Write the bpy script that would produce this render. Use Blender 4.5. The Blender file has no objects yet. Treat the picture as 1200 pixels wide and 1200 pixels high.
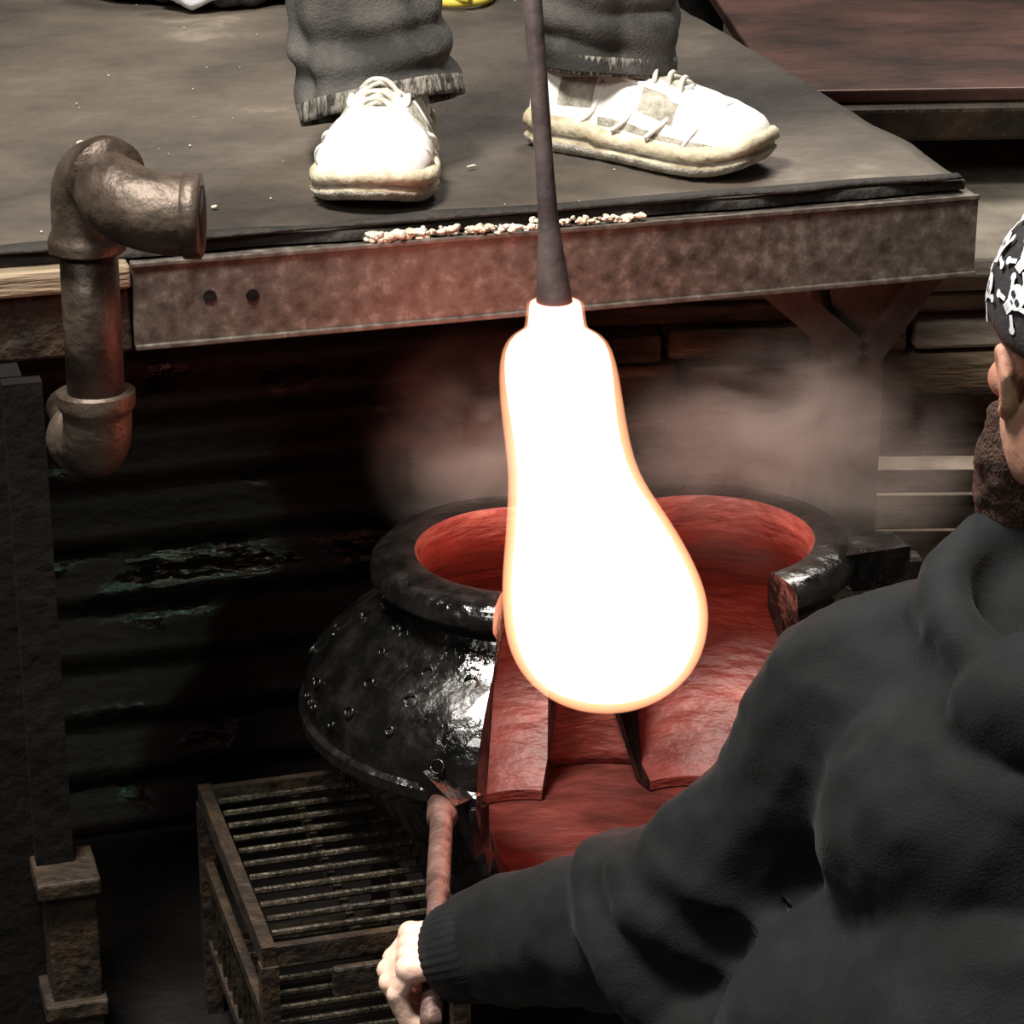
import bpy, bmesh, math, random
from mathutils import Vector, Matrix, noise
random.seed(7)
S = bpy.context.scene
S.view_settings.view_transform = 'Standard'
COL = S.collection
V = Vector

# ---------------------------------------------------------------- materials
def mat(name, c1, c2=None, scale=8.0, rough=0.6, metal=0.0, bump=0.0, bscale=None,
        lo=0.35, hi=0.65, rough2=None, spec=0.5, c3=None, stretch=(1, 1, 1), sheen=0.0, coat=0.0):
    m = bpy.data.materials.new(name); m.use_nodes = True
    nt = m.node_tree; n = nt.nodes; l = nt.links
    b = n['Principled BSDF']
    b.inputs['Roughness'].default_value = rough
    b.inputs['Metallic'].default_value = metal
    b.inputs['Specular IOR Level'].default_value = spec
    b.inputs['Coat Weight'].default_value = coat
    b.inputs['Sheen Weight'].default_value = sheen
    tc = n.new('ShaderNodeTexCoord'); mp = n.new('ShaderNodeMapping')
    mp.inputs['Scale'].default_value = stretch
    l.new(tc.outputs['Object'], mp.inputs['Vector'])
    c2 = c2 or c1
    nz = n.new('ShaderNodeTexNoise'); nz.inputs['Scale'].default_value = scale
    nz.inputs['Detail'].default_value = 8; nz.inputs['Roughness'].default_value = 0.62
    l.new(mp.outputs[0], nz.inputs['Vector'])
    r = n.new('ShaderNodeValToRGB'); e = r.color_ramp.elements
    e[0].position = lo; e[0].color = (*c1, 1); e[1].position = hi; e[1].color = (*c2, 1)
    if c3:
        x = r.color_ramp.elements.new(min(0.98, hi + 0.07)); x.color = (*c3, 1)
    l.new(nz.outputs['Fac'], r.inputs[0]); l.new(r.outputs[0], b.inputs['Base Color'])
    if rough2 is not None:
        mr = n.new('ShaderNodeMapRange'); mr.inputs['From Min'].default_value = lo
        mr.inputs['From Max'].default_value = hi
        mr.inputs['To Min'].default_value = rough; mr.inputs['To Max'].default_value = rough2
        l.new(nz.outputs['Fac'], mr.inputs['Value']); l.new(mr.outputs[0], b.inputs['Roughness'])
    if bump > 0:
        n2 = n.new('ShaderNodeTexNoise'); n2.inputs['Scale'].default_value = bscale or scale * 4
        n2.inputs['Detail'].default_value = 6
        l.new(mp.outputs[0], n2.inputs['Vector'])
        bp = n.new('ShaderNodeBump'); bp.inputs['Strength'].default_value = bump
        bp.inputs['Distance'].default_value = 0.01
        l.new(n2.outputs['Fac'], bp.inputs['Height']); l.new(bp.outputs[0], b.inputs['Normal'])
    return m

M = {}
M['mat'] = mat('rubber_mat', (0.024, 0.018, 0.014), (0.100, 0.081, 0.062), 3.0, 0.75, 0, 0.4, 34, 0.36, 0.62, c3=(0.185, 0.155, 0.120), rough2=0.6)
M['matedge'] = mat('rubber_edge', (0.006, 0.005, 0.004), (0.025, 0.020, 0.016), 20, 0.8, 0, 0.8, 60)
M['steel'] = mat('worn_steel', (0.055, 0.046, 0.038), (0.130, 0.112, 0.095), 60, 0.42, 0.45, 0.04, 260, 0.32, 0.56, rough2=0.55, c3=(0.19, 0.168, 0.145))
M['darksteel'] = mat('dark_steel', (0.0015, 0.0012, 0.001), (0.0055, 0.0042, 0.0034), 12, 0.8, 0.0, 0.4, 50, spec=0.2)
M['post'] = mat('post_steel', (0.035, 0.026, 0.02), (0.10, 0.08, 0.065), 11, 0.8, 0.1, 0.4, 40)
M['wood'] = mat('old_wood', (0.10, 0.07, 0.04), (0.30, 0.23, 0.15), 5, 0.75, 0, 0.5, 20, stretch=(1, 12, 12))
M['pipe'] = mat('galvanised_pipe', (0.028, 0.017, 0.012), (0.13, 0.098, 0.076), 16, 0.42, 0.5, 0.3, 70, 0.32, 0.72, rough2=0.55)
M['boreshade'] = mat('painted_bore_shade', (0.01, 0.008, 0.007), rough=0.9)  # near-black colour standing in for shade inside the pipe mouth
M['blow'] = mat('blowpipe_steel', (0.07, 0.05, 0.05), (0.15, 0.115, 0.11), 20, 0.5, 0.4, 0.15, 60)
M['mold'] = mat('wet_cast_iron', (0.004, 0.004, 0.004), (0.014, 0.012, 0.011), 25, 0.10, 0.2, 0.9, 22, 0.4, 0.65, rough2=0.4, coat=0.5)
M['moldin'] = mat('glow_red_bore', (0.08, 0.016, 0.012), (0.23, 0.055, 0.042), 9, 0.5, 0.0, 0.6, 26, 0.32, 0.66, stretch=(1, 1, 3), c3=(0.36, 0.14, 0.11))  # red base colour carries part of the hot glass glow on the bore
M['plate'] = mat('glow_red_plate', (0.05, 0.011, 0.009), (0.15, 0.035, 0.027), 8, 0.45, 0.0, 0.7, 26, 0.35, 0.62, stretch=(1, 2.0, 1), c3=(0.26, 0.085, 0.065))  # red glow from the glass painted into the plate colour
M['grate'] = mat('grate_iron', (0.012, 0.009, 0.006), (0.055, 0.044, 0.028), 30, 0.45, 0.5, 0.5, 90)
M['rust'] = mat('rusty_iron', (0.012, 0.008, 0.005), (0.055, 0.032, 0.015), 22, 0.65, 0.2, 0.7, 60, 0.4, 0.72, c3=(0.22, 0.115, 0.042))
M['handle'] = mat('glow_tinted_iron', (0.06, 0.03, 0.025), (0.2, 0.12, 0.10), 22, 0.5, 0.2, 0.5, 60)  # iron given a reddish tint for the glass glow falling on it
M['corr'] = mat('wet_corrugated', (0.006, 0.004, 0.004), (0.015, 0.007, 0.006), 5, 0.12, 0.35, 0.55, 40, 0.40, 0.46, rough2=0.7, stretch=(1, 1, 2.0))
M['floor'] = mat('concrete_floor', (0.004, 0.003, 0.003), (0.010, 0.008, 0.007), 3, 0.5, 0, 0.4, 30)
M['wall'] = mat('shop_wall', (0.06, 0.05, 0.045), (0.1, 0.085, 0.075), 2, 0.9)
M['benchtop'] = mat('rusted_bench', (0.035, 0.020, 0.017), (0.13, 0.066, 0.053), 4, 0.5, 0.2, 0.3, 30, 0.36, 0.62, c3=(0.18, 0.11, 0.09), stretch=(1, 1.6, 1))
M['brick'] = mat('fire_brick', (0.035, 0.021, 0.012), (0.22, 0.15, 0.095), 6, 0.85, 0, 0.8, 40, 0.36, 0.60, stretch=(1, 2, 5), c3=(0.46, 0.36, 0.25))
M['slab'] = mat('grey_slab', (0.12, 0.10, 0.08), (0.36, 0.32, 0.26), 6, 0.8, 0, 0.3, 40, stretch=(1, 1, 3))
M['palebar'] = mat('pale_bar', (0.20, 0.15, 0.11), (0.60, 0.49, 0.38), 8, 0.7, 0.1, 0.4, 40, stretch=(1, 1, 4))
M['shoe'] = mat('white_leather', (0.82, 0.80, 0.74), (0.93, 0.92, 0.88), 15, 0.5, 0, 0.1, 80)
M['lace'] = mat('shoe_lace', (0.34, 0.32, 0.27), (0.62, 0.59, 0.52), 60, 0.8)
M['mesh'] = mat('shoe_mesh', (0.22, 0.20, 0.16), (0.55, 0.52, 0.44), 60, 0.8, 0, 0.4, 300)
M['sole'] = mat('shoe_sole', (0.30, 0.24, 0.14), (0.72, 0.66, 0.50), 18, 0.6, 0, 0.3, 90)
M['shoedark'] = mat('shoe_lining', (0.03, 0.03, 0.028), rough=0.9)
M['jean'] = mat('grey_denim', (0.018, 0.017, 0.015), (0.11, 0.105, 0.095), 6, 0.9, 0, 0.3, 300, 0.38, 0.64, c3=(0.26, 0.25, 0.22))
M['hem'] = mat('denim_hem', (0.03, 0.027, 0.022), (0.22, 0.20, 0.172), 110, 0.9, 0, 0.8, 250, 0.44, 0.56, stretch=(1, 1, 0.15))
M['hood'] = mat('black_fleece', (0.0025, 0.0031, 0.0036), (0.0068, 0.0083, 0.0093), 12, 0.8, 0, 0.18, 420, sheen=0.03, spec=0.18)
M['shirt'] = mat('dark_shirt', (0.03, 0.03, 0.035), (0.05, 0.05, 0.055), 10, 0.9, 0, 0.3, 200)
M['pants'] = mat('black_pants', (0.003, 0.003, 0.004), (0.007, 0.007, 0.008), 10, 0.9, 0, 0.3, 200)
M['skin'] = mat('skin', (0.62, 0.38, 0.29), (0.82, 0.58, 0.47), 14, 0.5, 0, 0.15, 120)
M['face'] = mat('shaded_face_skin', (0.30, 0.14, 0.095), (0.46, 0.26, 0.185), 14, 0.55, 0, 0.15, 120, spec=0.3)  # darker copy of the skin colour, shade on the head painted in
M['beard'] = mat('brown_hair', (0.020, 0.008, 0.005), (0.085, 0.036, 0.020), 60, 0.7, 0, 1.0, 220, stretch=(3, 3, 1))
M['bandana'] = mat('bandana_black', (0.006, 0.006, 0.008), (0.015, 0.015, 0.018), 30, 0.8, 0, 0.3, 150)
M['white'] = mat('white_print', (0.48, 0.50, 0.53), (0.68, 0.69, 0.71), 40, 0.8)
M['black'] = mat('black_nylon', (0.006, 0.006, 0.007), (0.015, 0.015, 0.017), 20, 0.6, 0, 0.5, 60)
M['yellow'] = mat('yellow_rope', (0.65, 0.5, 0.05), (0.8, 0.65, 0.1), 30, 0.6)
M['crumb'] = mat('insulation_crumbs', (0.35, 0.28, 0.2), (0.75, 0.68, 0.56), 40, 0.9, 0, 0.8, 100)
M['eye'] = mat('eye_white', (0.8, 0.78, 0.75), rough=0.2)
M['iris'] = mat('eye_iris', (0.05, 0.03, 0.02), rough=0.2)

# ---------------------------------------------------------------- helpers
def empty(name, rotz=0.0):
    e = bpy.data.objects.new(name, None); COL.objects.link(e); e.rotation_euler[2] = rotz
    e.empty_display_size = 0.1
    return e

def finish(name, bm, m, parent=None, smooth=True, mods=()):
    me = bpy.data.meshes.new(name)
    bmesh.ops.recalc_face_normals(bm, faces=bm.faces)
    bm.to_mesh(me); bm.free()
    ms = m if isinstance(m, (list, tuple)) else [m]
    for k in ms: me.materials.append(M[k] if isinstance(k, str) else k)
    if smooth:
        for p in me.polygons: p.use_smooth = True
    o = bpy.data.objects.new(name, me); COL.objects.link(o)
    if parent: o.parent = parent
    return o

def boxes(name, lst, m, parent=None, bevel=0.003):
    """lst: (x0,x1,y0,y1,z0,z1)"""
    bm = bmesh.new()
    for b in lst:
        x0, x1, y0, y1, z0, z1 = b
        vs = [bm.verts.new(p) for p in ((x0,y0,z0),(x1,y0,z0),(x1,y1,z0),(x0,y1,z0),(x0,y0,z1),(x1,y0,z1),(x1,y1,z1),(x0,y1,z1))]
        for f in ((0,3,2,1),(4,5,6,7),(0,1,5,4),(1,2,6,5),(2,3,7,6),(3,0,4,7)):
            bm.faces.new([vs[i] for i in f])
    o = finish(name, bm, m, parent, smooth=False)
    if bevel:
        md = o.modifiers.new('b', 'BEVEL'); md.width = bevel; md.segments = 2
    return o

def beam(bm, p0, p1, w, h, up=V((0, 0, 1))):
    p0, p1 = V(p0), V(p1); d = (p1 - p0).normalized()
    s = d.cross(up)
    if s.length < 1e-4: s = d.cross(V((0, 1, 0)))
    s.normalize(); t = s.cross(d).normalized()
    vs = []
    for p in (p0, p1):
        for a, b in ((-1, -1), (1, -1), (1, 1), (-1, 1)):
            vs.append(bm.verts.new(p + s * a * w / 2 + t * b * h / 2))
    for f in ((3,2,1,0),(4,5,6,7),(0,1,5,4),(1,2,6,5),(2,3,7,6),(3,0,4,7)):
        bm.faces.new([vs[i] for i in f])

def tube(bm, pts, rad, seg=24, cap=True, mi=0, wob=None):
    pts = [V(p) for p in pts]; n = len(pts)
    if not hasattr(rad, '__len__'): rad = [rad] * n
    T = [(pts[min(i + 1, n - 1)] - pts[max(i - 1, 0)]) for i in range(n)]
    for i in range(n):
        if T[i].length < 1e-9: T[i] = T[i - 1].copy() if i else V((0, 0, 1))
        T[i].normalize()
    ref = V((0, 0, 1)) if abs(T[0].z) < 0.9 else V((1, 0, 0))
    u = T[0].cross(ref).normalized()
    rings = []
    for i in range(n):
        u = (u - T[i] * u.dot(T[i])).normalized(); w = T[i].cross(u)
        ring = []
        for k in range(seg):
            a = 2 * math.pi * k / seg
            r = rad[i] * (1 + (wob(i, a) if wob else 0))
            ring.append(bm.verts.new(pts[i] + (u * math.cos(a) + w * math.sin(a)) * r))
        rings.append(ring)
    for i in range(n - 1):
        for k in range(seg):
            f = bm.faces.new((rings[i][k], rings[i][(k + 1) % seg], rings[i + 1][(k + 1) % seg], rings[i + 1][k]))
            f.material_index = mi
    if cap:
        bm.faces.new(rings[0][::-1]).material_index = mi
        bm.faces.new(rings[-1]).material_index = mi
    return rings

def crv(pts, n=8):
    """catmull-rom"""
    pts = [V(p) for p in pts]; out = []
    for i in range(len(pts) - 1):
        p0 = pts[max(i - 1, 0)]; p1 = pts[i]; p2 = pts[i + 1]; p3 = pts[min(i + 2, len(pts) - 1)]
        for k in range(n):
            t = k / n
            out.append(0.5 * ((2 * p1) + (p2 - p0) * t + (2 * p0 - 5 * p1 + 4 * p2 - p3) * t * t + (3 * p1 - p0 - 3 * p2 + p3) * t ** 3))
    out.append(pts[-1]); return out

def ell(bm, c, r, rot=None, sub=3):
    if not hasattr(r, '__len__'): r = (r, r, r)
    m = Matrix.Translation(V(c)) @ (rot.to_4x4() if rot else Matrix.Identity(4)) @ Matrix.Diagonal((*r, 1))
    bmesh.ops.create_icosphere(bm, subdivisions=sub, radius=1, matrix=m)

def limb(bm, pts, rs, step=0.3, sub=2, sq=None):
    pts = [V(p) for p in pts]
    for i in range(len(pts) - 1):
        a, b = pts[i], pts[i + 1]; L = (b - a).length
        n = max(1, int(L / (min(rs[i], rs[i + 1]) * step)))
        for k in range(n + 1):
            t = k / n; r = rs[i] * (1 - t) + rs[i + 1] * t
            ell(bm, a.lerp(b, t), r if not sq else (r * sq[0], r * sq[1], r * sq[2]), sub=sub)

def skinmods(o, voxel, smooth=6, disp=(), sub=0):
    md = o.modifiers.new('r', 'REMESH'); md.mode = 'VOXEL'; md.voxel_size = voxel; md.use_smooth_shade = True
    md = o.modifiers.new('s', 'SMOOTH'); md.iterations = smooth; md.factor = 0.6
    for (sz, st) in disp:
        tx = bpy.data.textures.new(o.name + 'w', 'CLOUDS'); tx.noise_scale = sz; tx.noise_depth = 2
        d = o.modifiers.new('d', 'DISPLACE'); d.texture = tx; d.strength = st; d.mid_level = 0.5
        d.texture_coords = 'LOCAL'

# ---------------------------------------------------------------- camera
cam = bpy.data.objects.new('camera', bpy.data.cameras.new('camera')); COL.objects.link(cam)
cam.location = (0, -2.899, 1.733); cam.rotation_euler = (math.radians(90 - 22), 0, 0)
cam.data.lens = 99; cam.data.sensor_width = 36; cam.data.clip_start = 0.05
S.camera = cam
YAW = math.radians(16)

# ---------------------------------------------------------------- room
boxes('floor', [(-4, 4, -4, 4.5, -0.1, 0)], 'floor', bevel=0)
boxes('wall_back', [(-4, 4, 4.5, 4.6, 0, 3.8)], 'wall', bevel=0)
boxes('wall_left', [(-4.1, -4, -4, 4.5, 0, 3.8)], 'wall', bevel=0)
boxes('wall_right', [(4, 4.1, -4, 4.5, 0, 3.8)], 'wall', bevel=0)

# ---------------------------------------------------------------- platform (local frame: x along front, y back)
plat = empty('work_platform', YAW)
bm = bmesh.new()
nx, ny = 120, 60
U0, U1, N0, N1 = -1.5, 0.528, 0.004, 2.4
def mz(u, n): return 0.9 + 0.003 * noise.noise(V((u * 5, n * 5, 0))) + 0.002 * noise.noise(V((u * 18, n * 18, 3)))
grid = []
for j in range(ny + 1):
    row = []
    for i in range(nx + 1):
        u = U0 + (U1 - U0) * i / nx; n = N0 + (N1 - N0) * (j / ny) ** 1.6
        z = mz(u, n)
        if j == 0: n += 0.008 * noise.noise(V((u * 9, 0, 5)))
        if i == nx: u += 0.004 * noise.noise(V((n * 9, 0, 9)))
        row.append(bm.verts.new((u, n, z)))
    grid.append(row)
for j in range(ny):
    for i in range(nx):
        bm.faces.new((grid[j][i], grid[j][i + 1], grid[j + 1][i + 1], grid[j + 1][i]))
def skirt(line):
    low = [bm.verts.new((v.co.x, v.co.y, 0.889)) for v in line]
    for a in range(len(line) - 1):
        f = bm.faces.new((line[a], low[a], low[a + 1], line[a + 1])); f.material_index = 1
skirt(grid[0]); skirt([r[nx] for r in grid])
finish('rubber_mat', bm, ['mat', 'matedge'], plat)
bm = bmesh.new(); a_, b_ = [], []
for i in range(121):
    u = -1.45 + 1.97 * i / 120
    a_.append(bm.verts.new((u, 0.0 + 0.006 * noise.noise(V((u * 11, 1, 2))), 0.9035)))
    b_.append(bm.verts.new((u, 0.018 + 0.022 * noise.noise(V((u * 7, 4, 2))), 0.9045)))
for i in range(120): bm.faces.new((a_[i], a_[i + 1], b_[i + 1], b_[i]))
o = finish('edge_liner', bm, 'matedge', plat); md = o.modifiers.new('s', 'SOLIDIFY'); md.thickness = 0.003; md.offset = 1
boxes('deck_plate', [(-1.5, 0.53, 0.03, 2.4, 0.872, 0.8885)], 'darksteel', plat)
boxes('front_beam', [(-0.41, 0.537, -0.012, 0.002, 0.795, 0.886), (-0.41, 0.537, 0.002, 0.05, 0.878, 0.886),
                     (-0.41, 0.537, 0.002, 0.05, 0.795, 0.803), (-0.41, 0.537, -0.016, -0.010, 0.793, 0.799), (-0.41, 0.537, -0.015, -0.010, 0.882, 0.888)], 'steel', plat, 0.0015)
boxes('side_beam', [(0.515, 0.53, 0.055, 2.4, 0.795, 0.871)], 'steel', plat, 0.002)
boxes('wood_ledger', [(-1.5, -0.412, -0.02, 0.03, 0.862, 0.888)], ['wood'], plat, 0.004)
boxes('ledger_backing', [(-1.5, -0.412, -0.008, 0.03, 0.79, 0.860)], ['rust'], plat, 0.004)
bm = bmesh.new()
for u, z in ((-0.33, 0.845), (-0.285, 0.842)):
    tube(bm, [(u, -0.012, z), (u, -0.0135, z)], 0.007, 12)
finish('beam_bolts', bm, 'darksteel', plat, smooth=False)
bm = bmesh.new()
beam(bm, (0.43, 0.09, 0.0), (0.43, 0.09, 0.795), 0.066, 0.066)
beam(bm, (0.425, 0.045, 0.69), (0.30, 0.045, 0.80), 0.012, 0.035)
beam(bm, (0.435, 0.045, 0.69), (0.52, 0.045, 0.80), 0.012, 0.035)
vs = [bm.verts.new(p) for p in ((0.385, 0.05, 0.79), (0.50, 0.05, 0.79), (0.455, 0.05, 0.69), (0.405, 0.05, 0.69))]
bm.faces.new(vs)
finish('post_right', bm, 'post', plat, smooth=False)
bm = bmesh.new()
beam(bm, (-0.57, -0.02, 0.0), (-0.57, -0.02, 0.79), 0.075, 0.06)
beam(bm, (-0.535, -0.065, 0.20), (-0.535, -0.065, 0.79), 0.04, 0.02)
finish('post_left', bm, 'darksteel', plat, smooth=False)
boxes('post_clamp', [(-0.56, -0.492, -0.12, -0.04, 0.220, 0.24), (-0.55, -0.496, -0.11, -0.05, 0.0, 0.219), (-0.56, -0.492, -0.12, -0.04, 0.07, 0.09)], 'rust', plat, 0.003)
boxes('post_back', [(-1.45, -1.37, 2.2, 2.28, 0, 0.87), (0.42, 0.5, 2.2, 2.28, 0, 0.87)], 'darksteel', plat)

bm = bmesh.new()
def crumb(u, n, z, r):
    s = V((r * random.uniform(0.8, 1.6), r * random.uniform(0.5, 1.0), r * random.uniform(0.4, 0.8)))
    res = bmesh.ops.create_icosphere(bm, subdivisions=2, radius=1, matrix=Matrix.Translation((u, n, z)) @ Matrix.Rotation(random.random() * 3, 4, 'Z') @ Matrix.Diagonal((*s, 1)))
    for v in res['verts']:
        v.co += noise.noise_vector(v.co * 160) * r * 0.35
for i in range(90):
    u = random.uniform(-0.160, -0.062); crumb(u, random.uniform(-0.012, 0.000), 0.888 + random.uniform(0, 0.008), random.uniform(0.002, 0.007))
for i in range(150):
    u = random.uniform(-0.05, 0.15); crumb(u, random.uniform(-0.012, 0.000), 0.888 + random.uniform(0, 0.007), random.uniform(0.0015, 0.0055))
for (u, n, r) in ((-0.40, 0.42, 0.006), (-0.385, 0.42, 0.004), (0.01, 0.2, 0.004), (-0.30, 0.115, 0.004), (-0.5, 0.8, 0.004)):
    crumb(u, n, 0.904, r)
for i in range(60):
    crumb(random.uniform(-0.5, 0.5), random.uniform(0.02, 1.2), 0.9025, random.uniform(0.0006, 0.0018))
finish('insulation_crumbs', bm, 'crumb', plat)

# ---------------------------------------------------------------- corrugated panel under the platform
bm = bmesh.new()
rows = 150; cols = 60; g = []
for j in range(rows + 1):
    z = 0.003 + 0.77 * j / rows; r = []
    for i in range(cols + 1):
        u = -1.2 + 1.42 * i / cols
        d = 0.014 * math.sin(2 * math.pi * z / 0.080) + 0.006 * noise.noise(V((u * 4, z * 6, 1)))
        r.append(bm.verts.new((u, 0.42 - d, z)))
    g.append(r)
for j in range(rows):
    for i in range(cols):
        bm.faces.new((g[j][i], g[j][i + 1], g[j + 1][i + 1], g[j + 1][i]))
cp = finish('corrugated_panel', bm, 'corr'); cp.rotation_euler[2] = YAW
md = cp.modifiers.new('s', 'SOLIDIFY'); md.thickness = 0.003

# ---------------------------------------------------------------- pipe elbows
bm = bmesh.new()
R = 0.0285
vx, vy, dz = -0.412, -0.27, 0.014
def elbow(pts, r, c=1.22):
    p = crv(pts, 6); n = len(p)
    rr = []
    L = [0]
    for i in range(1, n): L.append(L[-1] + (p[i] - p[i - 1]).length)
    for i in range(n):
        e = min(L[i], L[-1] - L[i])
        rr.append(r * (c if e < 0.014 else (c - (c - 1.07) * min(1, (e - 0.014) / 0.004))))
    tube(bm, p, rr, 32)
tube(bm, [(vx, vy, 0.775), (vx + 0.001, vy, 0.965)], R, 32)
elbow([(vx, vy, 0.945), (vx, vy, 0.965), (vx + 0.002, vy - 0.004, 0.99 + dz), (vx + 0.012, vy - 0.015, 1.010 + dz), (vx + 0.024, vy - 0.030, 1.014 + dz), (vx + 0.030, vy - 0.040, 1.014 + dz)], 0.031)
p2 = [(vx + 0.022, vy - 0.026, 1.010 + dz), (vx + 0.034, vy - 0.050, 1.004 + dz), (vx + 0.055, vy - 0.072, 0.996 + dz), (vx + 0.085, vy - 0.080, 0.990 + dz), (vx + 0.110, vy - 0.080, 0.988 + dz)]
c2 = crv(p2, 6)
tube(bm, c2, [0.030 + 0.008 * min(1, i / 8) for i in range(len(c2))], 32)
q = V((vx, vy - 0.08, dz - 0.006))
rim = [q + V((0.103, 0, 0.994)), q + V((0.105, 0, 0.994)), q + V((0.120, 0, 0.994)), q + V((0.122, 0, 0.994))]
tube(bm, rim, [0.037, 0.0405, 0.0405, 0.038], 32)
tube(bm, [q + V((0.1215, 0, 0.994)), q + V((0.1225, 0, 0.994))], 0.029, 32, mi=1)  # flat dark disc on the closed end, painted as a shaded opening
elbow([(vx, vy, 0.80), (vx, vy, 0.785), (vx - 0.001, vy + 0.004, 0.757), (vx - 0.008, vy + 0.018, 0.738), (vx - 0.018, vy + 0.040, 0.735), (vx - 0.024, vy + 0.052, 0.735)], 0.032)
tube(bm, [(vx - 0.018, vy + 0.04, 0.735), (vx - 0.05, vy + 0.13, 0.735)], 0.024, 24)
finish('pipe_elbow_assembly', bm, ['pipe', 'boreshade'])

# ---------------------------------------------------------------- blowpipe + hot glass
bm = bmesh.new()
GY = -0.285
b0 = V((0.042, GY, 0.885)); bd = V((-0.075, 0.07, 1.0))
zs = [0, 0.012, 0.03, 0.07, 0.10, 0.14, 1.40]
rr = [0.0195, 0.0180, 0.0160, 0.0120, 0.0096, 0.0090, 0.0088]
tube(bm, [b0 + bd * z for z in zs], rr, 24)
finish('blowpipe', bm, 'blow')

mcore = bpy.data.materials.new('glass_core_glow'); mcore.use_nodes = True
n = mcore.node_tree.nodes; n.remove(n['Principled BSDF'])
em = n.new('ShaderNodeEmission'); em.inputs[0].default_value = (1.0, 0.26, 0.18, 1); em.inputs[1].default_value = 5.9
mcore.node_tree.links.new(em.outputs[0], n['Material Output'].inputs['Surface'])
mskin = bpy.data.materials.new('glass_skin_glow'); mskin.use_nodes = True
n = mskin.node_tree.nodes; n.remove(n['Principled BSDF'])
em = n.new('ShaderNodeEmission'); em.inputs[0].default_value = (1.0, 0.40, 0.20, 1); em.inputs[1].default_value = 28
mskin.node_tree.links.new(em.outputs[0], n['Material Output'].inputs['Volume'])
prof = [(0.042, 0.8985, 0.0), (0.042, 0.898, 0.027), (0.042, 0.894, 0.0275), (0.043, 0.870, 0.029), (0.043, 0.865, 0.034), (0.044, 0.860, 0.045), (0.044, 0.848, 0.054),
        (0.046, 0.820, 0.0590), (0.051, 0.775, 0.0605), (0.0587, 0.730, 0.0620), (0.066, 0.700, 0.069), (0.0745, 0.672, 0.079), (0.082, 0.645, 0.088), (0.088, 0.617, 0.0965),
        (0.093, 0.590, 0.1025), (0.0955, 0.567, 0.104), (0.096, 0.540, 0.1015), (0.096, 0.515, 0.093), (0.0955, 0.495, 0.077), (0.095, 0.480, 0.057), (0.095, 0.471, 0.033), (0.095, 0.468, 0.0)]
hg = empty('molten_glass_gather')
def gather(nm, m, off):
    bm = bmesh.new(); rings = []; seg = 64
    for (x, z, r) in prof:
        o_ = off * (0.25 if z > 0.855 else min(1.0, 0.25 + (0.855 - z) / 0.1)) if off > 0 else off
        r2 = max(0.0005, r - o_)
        zz = z + (o_ if z < 0.5 and r < 0.07 else 0) * 0.9
        rings.append([bm.verts.new((x + r2 * math.cos(2 * math.pi * k / seg), GY + r2 * math.sin(2 * math.pi * k / seg), zz)) for k in range(seg)])
    for i in range(len(rings) - 1):
        for k in range(seg):
            bm.faces.new((rings[i][k], rings[i + 1][k], rings[i + 1][(k + 1) % seg], rings[i][(k + 1) % seg]))
    bm.faces.new(rings[0]); bm.faces.new(rings[-1][::-1])
    o = finish(nm, bm, m, hg)
    md = o.modifiers.new('s', 'SUBSURF'); md.levels = 1; md.render_levels = 1
gather('glass_core', mcore, 0.0085)
gather('glass_skin', mskin, -0.001)

# ---------------------------------------------------------------- hinged mold, both halves swung open on the rear hinge
mold = empty('hinged_glass_mold')
zb = 0.237
outer = [(0.105, 0.0), (0.120, 0.004), (0.140, 0.035), (0.172, 0.078), (0.208, 0.125), (0.232, 0.154), (0.245, 0.162), (0.245, 0.174), (0.239, 0.178), (0.238, 0.200),
         (0.230, 0.222), (0.205, 0.248), (0.176, 0.268), (0.152, 0.285), (0.142, 0.300), (0.147, 0.311), (0.160, 0.316), (0.166, 0.323), (0.164, 0.336), (0.154, 0.345), (0.130, 0.348)]
inner = [(0.118, 0.346), (0.113, 0.338), (0.115, 0.305), (0.135, 0.278), (0.175, 0.248), (0.203, 0.218), (0.213, 0.185), (0.200, 0.145), (0.165, 0.09), (0.125, 0.04), (0.09, 0.012), (0.09, 0.0)]
RH = 0.25
def half(nm, a0, a1, M4):
    bm = bmesh.new(); seg = 56; pr = outer + inner; no = len(outer)
    rings = []
    for k in range(seg + 1):
        a = a0 + (a1 - a0) * k / seg
        rings.append([bm.verts.new(M4 @ V((r * math.cos(a), r * math.sin(a), z + zb))) for r, z in pr])
    m = len(pr)
    for k in range(seg):
        for i in range(m):
            j = (i + 1) % m
            try:
                f = bm.faces.new((rings[k][i], rings[k + 1][i], rings[k + 1][j], rings[k][j]))
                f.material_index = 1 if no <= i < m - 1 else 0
            except Exception: pass
    for rg in (rings[0], rings[-1]):
        f = bm.faces.new(rg); f.material_index = 0
    bmesh.ops.triangulate(bm, faces=[f for f in bm.faces if len(f.verts) > 4])
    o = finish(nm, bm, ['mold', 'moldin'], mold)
    md = o.modifiers.new('e', 'EDGE_SPLIT'); md.split_angle = math.radians(40)
    return o
hinge = V((0.07, 0.09, 0))
ML = Matrix.Translation(hinge) @ Matrix.Rotation(math.radians(-12), 4, 'Z') @ Matrix.Translation((-0.003, -RH, 0))
MR = Matrix.Translation(hinge) @ Matrix.Rotation(math.radians(32), 4, 'Z') @ Matrix.Translation((0.003, -RH, 0))
half('mold_half_left', math.pi / 2, 3 * math.pi / 2, ML)
half('mold_half_right', -math.pi / 2, math.pi / 2, MR)
bm = bmesh.new()
tube(bm, [(hinge.x, hinge.y + 0.010, zb), (hinge.x, hinge.y + 0.010, zb + 0.28)], 0.012, 16)
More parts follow.
